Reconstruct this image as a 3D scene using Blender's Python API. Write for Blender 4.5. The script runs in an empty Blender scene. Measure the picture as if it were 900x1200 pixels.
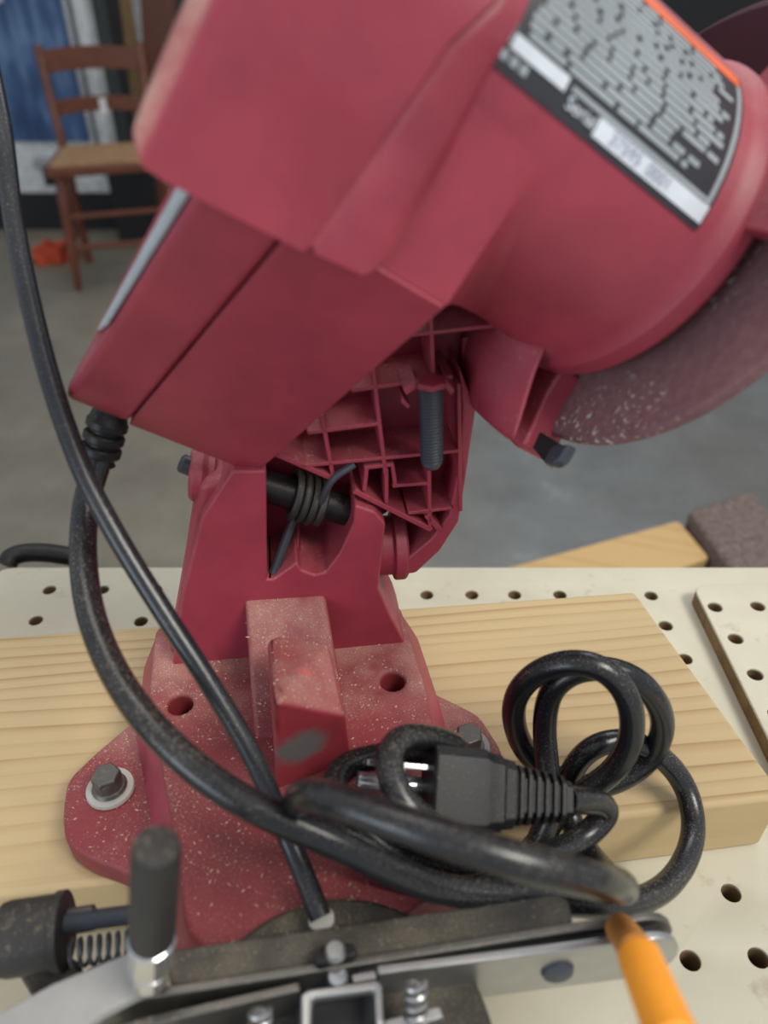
import bpy, bmesh, math, random
import numpy as np
from mathutils import Vector, Matrix
from mathutils.bvhtree import BVHTree
random.seed(7)
SC = bpy.context.scene
COL = SC.collection

# ------------------------------------------------------------------ camera
# z = 0 is the top of the workbench; the phone hangs 26 cm above it, looking down 36 degrees
PITCH = math.radians(36.0)
CAM = Vector((0, 0, .26))
FWD = Vector((0, math.cos(PITCH), -math.sin(PITCH)))
UPV = Vector((0, math.sin(PITCH), math.cos(PITCH)))
RGT = Vector((1, 0, 0))
FPX = 901.0
cd = bpy.data.cameras.new('camera')
cd.sensor_fit = 'VERTICAL'; cd.sensor_height = 36.0; cd.lens = FPX / 1200 * 36
cd.clip_start = .01; cd.clip_end = 60
cd.dof.use_dof = True; cd.dof.focus_distance = .28; cd.dof.aperture_fstop = 8.8
co = bpy.data.objects.new('camera', cd); COL.objects.link(co)
co.location = CAM; co.rotation_euler = (math.radians(90) - PITCH, 0, 0)
SC.camera = co

# ------------------------------------------------------------------ light
w = bpy.data.worlds.new('world'); SC.world = w; w.use_nodes = True
bg = w.node_tree.nodes['Background']
bg.inputs[0].default_value = (.86, .91, 1.0, 1); bg.inputs[1].default_value = .62

def area(name, loc, target, sx, sy, power, col):
    l = bpy.data.lights.new(name, 'AREA'); l.shape = 'RECTANGLE'; l.size = sx; l.size_y = sy
    l.energy = power; l.color = col
    o = bpy.data.objects.new(name, l); COL.objects.link(o); o.location = loc
    d = Vector(target) - Vector(loc)
    o.rotation_euler = d.to_track_quat('-Z', 'Y').to_euler()
    return o
area('ceiling_light', (-.25, .70, 1.75), (0, .2, 0), .9, .35, 5, (1.0, .95, .84))
area('ceiling_light', (1.05, -.45, 1.65), (.05, .15, 0), .9, .5, 29, (1.0, .96, .87))
area('ceiling_light', (.9, 2.6, 1.9), (.2, 2.4, -.7), 1.4, .5, 15, (.97, .97, 1.0))
area('window_light', (-1.6, -1.5, .55), (-.05, .2, .1), 1.0, .8, 15, (.74, .87, 1.0))
SC.view_settings.view_transform = 'Standard'
SC.view_settings.look = 'None'
SC.view_settings.gamma = 1.0
SC.view_settings.use_curve_mapping = False
SC.view_settings.exposure = 0.0

# ------------------------------------------------------------------ measuring helpers
def ray(x, y): return FWD + RGT * ((x - 450) / FPX) + UPV * ((600 - y) / FPX)
def onz(x, y, z):
    r = ray(x, y); return CAM + r * ((z - CAM.z) / r.z)
def atd(x, y, d): return CAM + ray(x, y) * d
def onp(x, y, P, n):
    r = ray(x, y); return CAM + r * ((Vector(P) - CAM).dot(n) / r.dot(n))
def fr(O, ex, ey, ez):
    return Matrix(((ex.x, ey.x, ez.x, O.x), (ex.y, ey.y, ez.y, O.y), (ex.z, ey.z, ez.z, O.z), (0, 0, 0, 1)))
# machine frame: U along its front, W away from the operator
PSI = math.radians(7.5)
MU = Vector((math.cos(PSI), math.sin(PSI), 0)); MW = Vector((-math.sin(PSI), math.cos(PSI), 0)); MZ = Vector((0, 0, 1))
MO = Vector((-.03, .192, .03))
MF = fr(MO, MU, MW, MZ)
def mp(u_, w_, z_): return MF @ Vector((u_, w_, z_))
# head frame: A along the motor shaft, B down the front cover, N away from the viewer
HA = Vector((.8041, .2151, -.5541)).normalized()
HB = Vector((-.5898, .4056, -.6984)); HB = (HB - HA * HB.dot(HA)).normalized()
HN = HA.cross(HB)
HQ = Vector((.066, .2108, .2048))
HF = fr(HQ, HA, HB, HN)
def hp(a_, b_, n_): return HF @ Vector((a_, b_, n_))

# ------------------------------------------------------------------ materials
def newmat(name):
    m = bpy.data.materials.new(name); m.use_nodes = True
    nt = m.node_tree; return m, nt, nt.nodes['Principled BSDF']
def N(nt, t, **k):
    n = nt.nodes.new(t)
    for a_, v in k.items(): setattr(n, a_, v)
    return n
def ramp(nt, src, stops):
    r = N(nt, 'ShaderNodeValToRGB'); nt.links.new(src, r.inputs[0])
    el = r.color_ramp.elements
    while len(el) > 1: el.remove(el[-1])
    for i, (p_, c) in enumerate(stops):
        e = el[0] if i == 0 else el.new(p_)
        e.position = p_; e.color = (*c, 1) if len(c) == 3 else c
    return r
def g(v): return (v, v, v)
def noise(nt, scale, detail=4, rough=.6, vec=None):
    n = N(nt, 'ShaderNodeTexNoise'); n.inputs['Scale'].default_value = scale
    n.inputs['Detail'].default_value = detail; n.inputs['Roughness'].default_value = rough
    if vec is not None: nt.links.new(vec, n.inputs['Vector'])
    return n
def coord(nt, scale=(1, 1, 1), rot=(0, 0, 0)):
    t = N(nt, 'ShaderNodeTexCoord'); m = N(nt, 'ShaderNodeMapping')
    m.inputs['Scale'].default_value = scale; m.inputs['Rotation'].default_value = rot
    nt.links.new(t.outputs['Object'], m.inputs['Vector']); return m.outputs[0]
def mix(nt, f, a_, b_):
    m = N(nt, 'ShaderNodeMix', data_type='RGBA')
    for s, v in ((m.inputs[0], f), (m.inputs[6], a_), (m.inputs[7], b_)):
        if isinstance(v, (int, float)): s.default_value = v
        elif isinstance(v, tuple): s.default_value = (*v, 1)
        else: nt.links.new(v, s)
    return m.outputs[2]
def math_(nt, op, a_, b_=None):
    m = N(nt, 'ShaderNodeMath', operation=op)
    for s, v in zip(m.inputs, (a_, b_)):
        if v is None: continue
        if isinstance(v, (int, float)): s.default_value = v
        else: nt.links.new(v, s)
    return m.outputs[0]
def bump(nt, bs, src, strength, dist):
    b = N(nt, 'ShaderNodeBump'); b.inputs['Strength'].default_value = strength; b.inputs['Distance'].default_value = dist
    nt.links.new(src, b.inputs['Height']); nt.links.new(b.outputs[0], bs.inputs['Normal'])

def plastic(name, base, rough=.45, dust=0., dustcol=(.42, .34, .26), grit=900, film=0., spec=.5, tone=.12, back=None, spots=()):
    """plain moulded material with sawdust lying on its upward faces"""
    m, nt, bs = newmat(name)
    v = coord(nt)
    n1 = noise(nt, 35, 4, .6, v)
    dark = tuple(c * (1 - tone * 2) for c in base); lite = tuple(min(1, c * (1 + tone)) for c in base)
    col = ramp(nt, n1.outputs[0], [(.3, dark), (.7, lite)]).outputs[0]
    bs.inputs['Roughness'].default_value = rough
    bs.inputs['Specular IOR Level'].default_value = spec
    if dust or film:
        ge = N(nt, 'ShaderNodeNewGeometry'); sx = N(nt, 'ShaderNodeSeparateXYZ'); nt.links.new(ge.outputs['Normal'], sx.inputs[0])
        up = ramp(nt, sx.outputs[2], [(.15, g(0)), (.75, g(1))]).outputs[0]
        n2 = noise(nt, grit, 3, .7, v); n3 = noise(nt, 45, 3, .6, v)
        sp = ramp(nt, n2.outputs[0], [(.63 - .14 * dust, g(0)), (.70 - .1 * dust, g(1))]).outputs[0]
        pat = ramp(nt, n3.outputs[0], [(.32, g(.15)), (.62, g(1))]).outputs[0]
        fa = math_(nt, 'MULTIPLY', math_(nt, 'MULTIPLY', sp, pat), up)
        ff = math_(nt, 'MULTIPLY', math_(nt, 'MULTIPLY', up, pat), film)
        if back:
            sy = N(nt, 'ShaderNodeSeparateXYZ'); nt.links.new(v, sy.inputs[0])
            yy = math_(nt, 'ADD', sy.outputs[1], math_(nt, 'MULTIPLY', math_(nt, 'SUBTRACT', n3.outputs[0], .5), .03))
            dr = ramp(nt, math_(nt, 'ADD', math_(nt, 'MULTIPLY', yy, 4.0), .5), back).outputs[0]
            ff = math_(nt, 'MULTIPLY', ff, dr)
        fac = math_(nt, 'MINIMUM', math_(nt, 'ADD', math_(nt, 'MULTIPLY', fa, .75), ff), .92)
        col = mix(nt, fac, col, dustcol)
        rr = math_(nt, 'ADD', math_(nt, 'MULTIPLY', fac, .45), rough); nt.links.new(rr, bs.inputs['Roughness'])
        bump(nt, bs, n2.outputs[0], .12, .0004)
    else:
        n2 = noise(nt, grit, 2, .5, v); bump(nt, bs, n2.outputs[0], .04, .0003)
    for P_, r_, c_ in spots:
        vd = N(nt, 'ShaderNodeVectorMath', operation='DISTANCE'); nt.links.new(v, vd.inputs[0]); vd.inputs[1].default_value = P_
        n5 = noise(nt, 260, 3, .6, v)
        dd = math_(nt, 'ADD', math_(nt, 'DIVIDE', vd.outputs['Value'], r_), math_(nt, 'MULTIPLY', math_(nt, 'SUBTRACT', n5.outputs[0], .5), .7))
        col = mix(nt, ramp(nt, dd, [(.55, g(1)), (1.12, g(0))]).outputs[0], col, c_)
    nt.links.new(col, bs.inputs['Base Color'])
    return m
def metal(name, base, rough=.35, dust=0.):
    m = plastic(name, base, rough, dust, tone=.1, grit=700, film=.15 * dust)
    m.node_tree.nodes['Principled BSDF'].inputs['Metallic'].default_value = .9
    return m

RED = (.350, .041, .068)
M = {}
M['red'] = plastic('red_plastic', RED, .46, .12, (.52, .36, .30), 700, .12)
M['red_head'] = plastic('red_plastic_head', tuple(c * .93 for c in RED), .48, .0, (.50, .36, .32), 700, .22)
M['red_dusty'] = plastic('red_plastic_dusty', (.25, .030, .038), .55, .55, (.50, .29, .24), 1500, .55, back=[(.30, g(.08)), (.46, g(.22)), (.56, g(1))])
M['red_ledge'] = plastic('red_plastic_dust_ledge', (.36, .05, .06), .6, .8, (.62, .47, .38), 1300, .8)
M['shade'] = plastic('guard_shade_maroon', (.040, .007, .014), .7, spec=.2)  # near-black maroon paints in the shade of the guard's recess
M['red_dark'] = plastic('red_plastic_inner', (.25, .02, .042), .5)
M['black'] = plastic('black_plastic', (.009, .009, .010), .42, .25, (.22, .19, .15), 1600, .04, spec=.35)
M['rubber'] = plastic('black_cord_rubber', (.009, .010, .013), .23, .40, (.30, .26, .20), 1700, .05)
M['cable'] = plastic('black_cable_sheath', (.013, .015, .020), .25, .15, (.28, .25, .20), 1700, .05)
M['grip'] = plastic('black_grip_rubber', (.018, .017, .017), .55, .5, (.17, .14, .10), 700, .10)
M['iron'] = plastic('dusty_black_casting', (.022, .021, .020), .6, .75, (.20, .17, .12), 1500, .5)
M['steel'] = metal('steel', (.46, .46, .45), .38)
M['chrome'] = metal('chrome', (.72, .72, .72), .16)
M['zinc'] = metal('dull_zinc', (.17, .165, .15), .45, .5)
M['dark_steel'] = plastic('dark_oxide_steel', (.045, .052, .065), .42)
M['washer'] = plastic('pale_washer', (.50, .48, .44), .5)
M['orange'] = plastic('orange_plastic', (.95, .34, .03), .42)
M['orange_dull'] = plastic('orange_plastic_dull', (.62, .25, .05), .5)
M['label'] = plastic('label_black', (.030, .030, .036), .38)
M['label_grey'] = plastic('label_grey_print', (.34, .38, .40), .42)
M['label_field'] = plastic('label_grey_field', (.125, .14, .15), .42)
M['label_white'] = plastic('label_white', (.70, .74, .80), .5)
M['label_orange'] = plastic('label_orange', (.85, .16, .05), .4)
M['ink'] = plastic('ink', (.32, .34, .44), .6)
M['dust_tan'] = plastic('sawdust_tan', (.60, .46, .33), .95)
M['dust_pink'] = plastic('sawdust_pale', (.62, .42, .32), .95)
M['cream'] = None

def wheel_mat():
    m, nt, bs = newmat('grinding_wheel'); v = coord(nt)
    n1 = noise(nt, 400, 4, .7, v); n2 = noise(nt, 30, 3, .6, v); n3 = noise(nt, 650, 1, .4, v)
    c = ramp(nt, n1.outputs[0], [(.3, (.150, .068, .072)), (.7, (.225, .110, .115))]).outputs[0]
    sp = math_(nt, 'MULTIPLY', ramp(nt, n3.outputs[0], [(.60, g(0)), (.68, g(1))]).outputs[0], ramp(nt, n2.outputs[0], [(.46, g(0)), (.62, g(1))]).outputs[0])
    c = mix(nt, sp, c, (.62, .56, .54)); nt.links.new(c, bs.inputs['Base Color']); bs.inputs['Roughness'].default_value = .8
    bump(nt, bs, n1.outputs[0], .3, .0004); return m
M['wheel'] = wheel_mat()

def pine_mat(name, rot, lite=(.555, .415, .225), mid=(.45, .305, .14), dark=(.31, .185, .075), freq=150):
    m, nt, bs = newmat(name)
    v = coord(nt, (1, 1, 1), (0, 0, rot))
    mp_ = N(nt, 'ShaderNodeMapping'); mp_.inputs['Scale'].default_value = (3, 40, 40); nt.links.new(v, mp_.inputs[0])
    wv = noise(nt, 1.0, 3, .5, mp_.outputs[0])
    sx = N(nt, 'ShaderNodeSeparateXYZ'); nt.links.new(v, sx.inputs[0])
    mp2 = N(nt, 'ShaderNodeMapping'); mp2.inputs['Scale'].default_value = (2.2, 16, 16); nt.links.new(v, mp2.inputs[0])
    wob = noise(nt, 1.0, 2, .5, mp2.outputs[0])
    ph = math_(nt, 'ADD', math_(nt, 'MULTIPLY', sx.outputs[1], freq), math_(nt, 'MULTIPLY', wob.outputs[0], 4.0))
    fracv = math_(nt, 'FRACT', ph)
    rings = ramp(nt, fracv, [(0, lite), (.45, lite), (.80, mid), (.93, dark), (1.0, lite)]).outputs[0]
    mp3 = N(nt, 'ShaderNodeMapping'); mp3.inputs['Scale'].default_value = (30, 900, 900); nt.links.new(v, mp3.inputs[0])
    fine = noise(nt, 1.0, 3, .6, mp3.outputs[0])
    big = noise(nt, 8, 3, .5, v)
    a_ = ramp(nt, big.outputs[0], [(.3, g(.45)), (.7, g(1))]).outputs[0]
    mp4 = N(nt, 'ShaderNodeMapping'); mp4.inputs['Scale'].default_value = (5, 95, 95); nt.links.new(v, mp4.inputs[0])
    vary = ramp(nt, noise(nt, 1.0, 2, .5, mp4.outputs[0]).outputs[0], [(.32, g(.12)), (.62, g(1))]).outputs[0]
    c = mix(nt, math_(nt, 'MULTIPLY', math_(nt, 'ADD', math_(nt, 'MULTIPLY', a_, .3), .7), vary), lite, rings)
    c2 = mix(nt, math_(nt, 'MULTIPLY', fine.outputs[0], .35), c, mid)
    nt.links.new(c2, bs.inputs['Base Color']); bs.inputs['Roughness'].default_value = .62
    bump(nt, bs, fine.outputs[0], .1, .0003); return m
M['pine'] = pine_mat('pine_wood', -math.radians(6.9))

def bench_mat():
    m, nt, bs = newmat('bench_top_coating'); v = coord(nt)
    n1 = noise(nt, 9, 5, .65, v); n2 = noise(nt, 60, 4, .7, v)
    c = ramp(nt, n1.outputs[0], [(.3, (.50, .46, .35)), (.65, (.60, .565, .44))]).outputs[0]
    st = ramp(nt, n2.outputs[0], [(.62, g(0)), (.74, g(.55))]).outputs[0]
    c = mix(nt, st, c, (.34, .27, .18)); nt.links.new(c, bs.inputs['Base Color']); bs.inputs['Roughness'].default_value = .5
    bump(nt, bs, n2.outputs[0], .06, .0005); return m
M['bench'] = bench_mat()
M['particle'] = plastic('particle_board_edge', (.26, .165, .085), .9, grit=500, tone=.3)
M['holefloor'] = plastic('dark_chipboard', (.05, .03, .016), .9, grit=500, tone=.3)

def floor_mat():
    m, nt, bs = newmat('concrete_floor'); v = coord(nt)
    n1 = noise(nt, 1.6, 6, .6, v); n2 = noise(nt, 7, 6, .65, v); n3 = noise(nt, 60, 4, .6, v)
    sx = N(nt, 'ShaderNodeSeparateXYZ'); nt.links.new(v, sx.inputs[0])
    side = ramp(nt, math_(nt, 'ADD', math_(nt, 'MULTIPLY', sx.outputs[0], .8), .5), [(.2, g(0)), (.75, g(1))]).outputs[0]
    warm = ramp(nt, n2.outputs[0], [(.3, (.17, .145, .095)), (.7, (.26, .23, .165))]).outputs[0]
    cool = ramp(nt, n2.outputs[0], [(.3, (.115, .122, .120)), (.62, (.175, .185, .183)), (.75, (.29, .30, .29))]).outputs[0]
    c = mix(nt, side, warm, cool)
    c = mix(nt, ramp(nt, n1.outputs[0], [(.40, g(0)), (.62, g(.5))]).outputs[0], c, (.12, .105, .085))
    c = mix(nt, math_(nt, 'MULTIPLY', n3.outputs[0], .25), c, (.30, .29, .26))
    nt.links.new(c, bs.inputs['Base Color']); bs.inputs['Roughness'].default_value = .42
    bump(nt, bs, n2.outputs[0], .1, .004); return m
M['floor'] = floor_mat()
M['wall'] = plastic('dark_wall', (.06, .06, .06), .8)
M['chair_wood'] = plastic('red_brown_chair_wood', (.135, .038, .016), .38)
M['cane'] = plastic('tan_woven_seat', (.36, .21, .10), .8, grit=120)
M['white_paint'] = plastic('white_paint', (.62, .64, .64), .5)
M['blackish'] = plastic('black_base', (.010, .010, .012), .7)
M['greypost'] = plastic('dark_grey_paint', (.085, .10, .095), .6)
M['tanboard'] = plastic('tan_board', (.42, .27, .12), .7)
M['brownboard'] = plastic('red_brown_board', (.12, .036, .016), .55)
M['rag'] = plastic('orange_rag', (.45, .055, .015), .8, grit=60)
def carpet_mat():
    m, nt, bs = newmat('brown_carpet'); v = coord(nt)
    n1 = noise(nt, 170, 4, .8, v); n2 = noise(nt, 14, 3, .5, v)
    c = ramp(nt, n1.outputs[0], [(.36, (.085, .060, .052)), (.64, (.27, .205, .18))]).outputs[0]
    nt.links.new(mix(nt, math_(nt, 'MULTIPLY', n2.outputs[0], .4), c, (.15, .11, .095)), bs.inputs['Base Color']); bs.inputs['Roughness'].default_value = 1
    bump(nt, bs, n1.outputs[0], .8, .004); return m
M['carpet'] = carpet_mat()
M['yellow_pine'] = pine_mat('yellow_pine', .3, (.56, .37, .155), (.50, .32, .125), (.42, .25, .09), 25)
def blue_mat():
    m, nt, bs = newmat('blue_panel'); v = coord(nt, (5, 1, 1.2))
    n1 = noise(nt, 3.0, 5, .6, v)
    c = ramp(nt, n1.outputs[0], [(.3, (.012, .03, .085)), (.5, (.035, .09, .21)), (.72, (.16, .26, .42))]).outputs[0]
    nt.links.new(c, bs.inputs['Base Color']); bs.inputs['Roughness'].default_value = .3; return m
M['blue'] = blue_mat()

# ------------------------------------------------------------------ mesh helpers
def finish(me, ang=35):
    for p_ in me.polygons: p_.use_smooth = True
    me.set_sharp_from_angle(angle=math.radians(ang))
def obj(name, bm, mat, parent=None, bevel=0., seg=2, ang=35, loc=None):
    bmesh.ops.recalc_face_normals(bm, faces=bm.faces)
    o_ = Vector(loc) if loc is not None else (parent['_loc'] and Vector(parent['_loc']) if parent is not None else Vector((0, 0, 0)))
    for v in bm.verts: v.co -= o_
    me = bpy.data.meshes.new(name); bm.to_mesh(me); bm.free()
    me.materials.append(mat); finish(me, ang)
    o = bpy.data.objects.new(name, me); COL.objects.link(o)
    if parent is not None:
        o.parent = parent; o['_loc'] = parent['_loc']
        if loc is not None: raise ValueError
    else:
        o.location = o_; o['_loc'] = tuple(o_)
    if bevel:
        b = o.modifiers.new('bevel', 'BEVEL'); b.width = bevel; b.segments = seg; b.limit_method = 'ANGLE'
        b.angle_limit = math.radians(28); b.harden_normals = True
    return o
def thing(name, loc, label, cat, group=None):
    o = bpy.data.objects.new(name, None); COL.objects.link(o); o.location = loc; o['_loc'] = tuple(loc)
    o.empty_display_size = .02
    return tag(o, label, cat, group)
def tag(o, label=None, cat=None, group=None, kind=None):
    for k, v in (('label', label), ('category', cat), ('group', group), ('kind', kind)):
        if v: o[k] = v
    return o
def poly_prism(pts0, pts1, bm=None):
    """closed solid between two matching outlines"""
    bm = bm or bmesh.new()
    a_ = [bm.verts.new(p_) for p_ in pts0]; b_ = [bm.verts.new(p_) for p_ in pts1]
    n = len(a_); bm.faces.new(a_); bm.faces.new(b_[::-1])
    for i in range(n): bm.faces.new((a_[i], b_[i], b_[(i + 1) % n], a_[(i + 1) % n]))
    return bm
def ext(pts, d, bm=None):
    d = Vector(d); return poly_prism([Vector(p_) for p_ in pts], [Vector(p_) + d for p_ in pts], bm)
def box(F_, c, s, bm=None):
    bm = bm or bmesh.new()
    hx, hy, hz = s[0] / 2, s[1] / 2, s[2] / 2
    q = [F_ @ Vector((c[0] + i * hx, c[1] + j * hy, c[2] + k * hz)) for k in (-1, 1) for i, j in ((-1, -1), (1, -1), (1, 1), (-1, 1))]
    return poly_prism(q[:4], q[4:], bm)
ID = Matrix.Identity(4)
def hull(pts, bm=None):
    b2 = bmesh.new()
    for p_ in pts: b2.verts.new(p_)
    r = bmesh.ops.convex_hull(b2, input=b2.verts)
    bmesh.ops.delete(b2, geom=[v for v in b2.verts if not v.link_faces], context='VERTS')
    bmesh.ops.dissolve_limit(b2, angle_limit=math.radians(2), verts=b2.verts, edges=b2.edges)
    if bm is None: return b2
    me = bpy.data.meshes.new('tmp'); b2.to_mesh(me); b2.free(); bm.from_mesh(me); bpy.data.meshes.remove(me); return bm
def frame_to(p0, p1, hint=(0, 0, 1)):
    z = (Vector(p1) - Vector(p0)).normalized(); h = Vector(hint)
    if abs(z.dot(h)) > .95: h = Vector((1, 0, 0))
    x = h.cross(z).normalized(); y = z.cross(x)
    return fr(Vector(p0), x, y, z)
def lathe(F_, prof, n=32, bm=None, cap=True, a0=0., a1=None):
    """prof = (radius, height) pairs turned about F_'s z axis"""
    bm = bm or bmesh.new(); rows = []
    full = a1 is None
    for r, h in prof:
        rows.append([bm.verts.new(F_ @ Vector((r * math.cos(t), r * math.sin(t), h))) for t in
                     ([2 * math.pi * i / n for i in range(n)] if full else [a0 + (a1 - a0) * i / n for i in range(n + 1)])])
    m = len(rows[0])
    for A_, B_ in zip(rows, rows[1:]):
        for i in range(m if full else m - 1):
            j = (i + 1) % m
            bm.faces.new((A_[i], A_[j], B_[j], B_[i]))
    if full and cap:
        bm.faces.new(rows[0][::-1]); bm.faces.new(rows[-1])
    return bm
def rod(p0, p1, r, r1=None, n=20, bm=None):
    L = (Vector(p1) - Vector(p0)).length
    return lathe(frame_to(p0, p1), [(r, 0), (r1 if r1 else r, L)], n, bm)
def smooth_path(pts, step=4):
    P = [Vector(p_) for p_ in pts]; P = [P[0] * 2 - P[1]] + P + [P[-1] * 2 - P[-2]]
    out = []
    for i in range(1, len(P) - 2):
        p0, p1, p2, p3 = P[i - 1:i + 3]
        k = max(3, min(24, int((p2 - p1).length / .0022)))if step is None else step
        for j in range(k):
            t = j / k
            out.append(.5 * (2 * p1 + (p2 - p0) * t + (2 * p0 - 5 * p1 + 4 * p2 - p3) * t * t + (3 * p1 - p0 - 3 * p2 + p3) * t ** 3))
    out.append(P[-2]); return out
def tube(path, r, n=16, bm=None, relax=0):
    bm = bm or bmesh.new(); path = [Vector(p_) for p_ in path]
    for _ in range(relax):
        path = [path[0]] + [(path[i - 1] + path[i] * 2 + path[i + 1]) / 4 for i in range(1, len(path) - 1)] + [path[-1]]
    T = [(path[min(i + 1, len(path) - 1)] - path[max(i - 1, 0)]).normalized() for i in range(len(path))]
    x = T[0].orthogonal().normalized(); rows = []
    for p_, t in zip(path, T):
        x = (x - t * x.dot(t)).normalized(); y = t.cross(x)
        rows.append([bm.verts.new(p_ + (x * math.cos(2 * math.pi * i / n) + y * math.sin(2 * math.pi * i / n)) * r) for i in range(n)])
    for A_, B_ in zip(rows, rows[1:]):
        for i in range(n): bm.faces.new((A_[i], A_[(i + 1) % n], B_[(i + 1) % n], B_[i]))
    bm.faces.new(rows[0][::-1]); bm.faces.new(rows[-1]); return bm
def helix(p0, p1, R_, wire, turns, n=8, per=18):
    F_ = frame_to(p0, p1); L = (Vector(p1) - Vector(p0)).length; k = int(turns * per)
    return tube([F_ @ Vector((R_ * math.cos(2 * math.pi * i / per), R_ * math.sin(2 * math.pi * i / per), L * i / k)) for i in range(k + 1)], wire, n)
def threaded(p0, p1, r, pitch=.001, tip=0., n=20):
    L = (Vector(p1) - Vector(p0)).length; prof = [(r * .85, 0)]; h = 0
    while h < L - tip - pitch:
        prof += [(r * .86, h + pitch * .1), (r, h + pitch * .45), (r, h + pitch * .6), (r * .86, h + pitch * .95)]; h += pitch
    if tip: prof += [(r * .9, L - tip), (r * .72, L - tip * .4), (r * .3, L)]
    else: prof += [(r * .85, L)]
    return lathe(frame_to(p0, p1), prof, n)
def plate_holes(name, F_, outline, holes, z0, z1, mat, parent, bevel=.0, loc=None):
    """flat plate with real round holes through it: filled 2D curve, extruded"""
    cu = bpy.data.curves.new('c', 'CURVE'); cu.dimensions = '2D'; cu.fill_mode = 'BOTH'
    cu.extrude = (z1 - z0) / 2 - bevel; cu.bevel_depth = bevel; cu.bevel_resolution = 2; cu.offset = -bevel
    def spl(pts):
        s = cu.splines.new('POLY'); s.points.add(len(pts) - 1)
        for q, p_ in zip(s.points, pts): q.co = (p_[0], p_[1], 0, 1)
        s.use_cyclic_u = True
    spl(outline)
    for hx, hy, hr in holes: spl([(hx + hr * math.cos(t * math.pi / 12), hy + hr * math.sin(t * math.pi / 12)) for t in range(24)])
    tmp = bpy.data.objects.new('c', cu); COL.objects.link(tmp)
    me = bpy.data.meshes.new_from_object(tmp.evaluated_get(bpy.context.evaluated_depsgraph_get()))
    bpy.data.objects.remove(tmp); bpy.data.curves.remove(cu)
    bm = bmesh.new(); bm.from_mesh(me); bpy.data.meshes.remove(me)
    bmesh.ops.remove_doubles(bm, verts=bm.verts, dist=1e-6)
    for v in bm.verts: v.co = F_ @ Vector((v.co.x, v.co.y, v.co.z + (z0 + z1) / 2))
    return obj(name, bm, mat, parent, loc=loc)
def round_poly(pts, r, k=5):
    """rounded corners for a 2D outline"""
    out = []; n = len(pts)
    for i in range(n):
        p0, p1, p2 = Vector(pts[i - 1]), Vector(pts[i]), Vector(pts[(i + 1) % n])
        d0 = (p0 - p1); d2 = (p2 - p1); rr = min(r, d0.length * .45, d2.length * .45)
        A_ = p1 + d0.normalized() * rr; B_ = p1 + d2.normalized() * rr
        for j in range(k + 1):
            t = j / k; out.append((1 - t) ** 2 * A_ + 2 * t * (1 - t) * p1 + t * t * B_)
    return out
def to2(F_inv, P): q = F_inv @ P; return Vector((q.x, q.y))

# ================================================================== the room
FZ = -.77
o = obj('floor', box(ID, (0, 2.0, FZ - .02), (14, 8, .04)), M['floor']); tag(o, kind='structure')
o = obj('wall_back', box(ID, (0, 4.6, .6), (14, .1, 2.74)), M['wall']); tag(o, kind='structure')

# ================================================================== workbench
BZ = -.032
wb = thing('workbench', (0, .08, FZ), 'cream coated workbench with rows of peg holes, under the red machine', 'workbench')
mainholes = [(-.169, .291), (-.1422, .2911), (-.1678, .269), (-.117, .2684), (-.0013, .2886), (.0214, .2873), (.044, .2873), (.0654, .2873), (.0881, .2873),
             (.1337, .2867), (.1347, .2655), (.1372, .2441), (.1188, .1363), (.0978, .1145), (.1199, .1153), (.1398, .1145), (.1405, .1362), (-.1155, .291)]
hr = .0033
outl = round_poly([(-.203, -.16), (.36, -.16), (.36, .3085), (-.203, .3085)], .012)
plate_holes('top_panel', ID, outl, [(x, y, hr) for x, y in mainholes], -.0012, 0, M['bench'], wb, .0003)
plate_holes('top_core', ID, outl, [(x, y, hr * .97) for x, y in mainholes], -.018, -.0013, M['particle'], wb, 0)
obj('substrate', box(ID, (.078, .074, -.024), (.55, .46, .011)), M['holefloor'], wb)
# raised second panel on the right, its left edge showing brown
JH = .0085
jaw = [onz(812, 686, JH), onz(900, 683, JH), Vector((.355, .2865, JH)), Vector((.355, -.13, JH)), Vector((.152, -.13, JH)), onz(893, 850, JH)]
jh = [(onz(x, y, JH).x, onz(x, y, JH).y, hr) for x, y in ((838, 711), (888, 710), (862, 748), (885, 790))]
jh += [(.2, .2495, hr), (.2, .206, hr), (.1604, .206, hr), (.1604, .185, hr)]
plate_holes('jaw_panel', ID, round_poly([(p_.x, p_.y) for p_ in jaw], .006), jh, JH - .0016, JH, M['bench'], wb, .0006)
plate_holes('jaw_core', ID, round_poly([(p_.x, p_.y) for p_ in jaw], .006), [(a_, b_, c_ * 1.0) for a_, b_, c_ in jh], 0.0002, JH - .0015, M['particle'], wb)
obj('apron', box(ID, (.078, .288, -.075), (.53, .02, .09)), M['particle'], wb)
obj('apron', box(ID, (.078, -.135, -.075), (.53, .02, .09)), M['particle'], wb)
for x in (-.165, .32):
    for y in (-.12, .27):
        obj('leg', box(ID, (x, y, (FZ - .03) / 2), (.045, .045, -FZ - .03)), M['greypost'], wb, .002)

# black clamp handle behind the back edge, left
cl = thing('clamp', tuple(atd(45, 655, .42)), 'black clamp handle showing over the back left edge of the bench', 'clamp')
P = [atd(8, 662, .413), atd(14, 653, .415), atd(30, 648, .418), atd(55, 648, .42), atd(84, 652, .422)]
b = tube(smooth_path(P, 6), .0052, 14); obj('handle', b, M['black'], cl)
b = tube(smooth_path([atd(84, 652, .422), atd(96, 662, .424), Vector((-.160, .322, -.04)), Vector((-.160, .318, -.07))], 6), .0040, 12); obj('screw', b, M['dark_steel'], cl)
obj('clamp_frame', box(ID, (-.16, .318, -.07), (.016, .032, .06)), M['dark_steel'], cl, .002)

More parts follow.
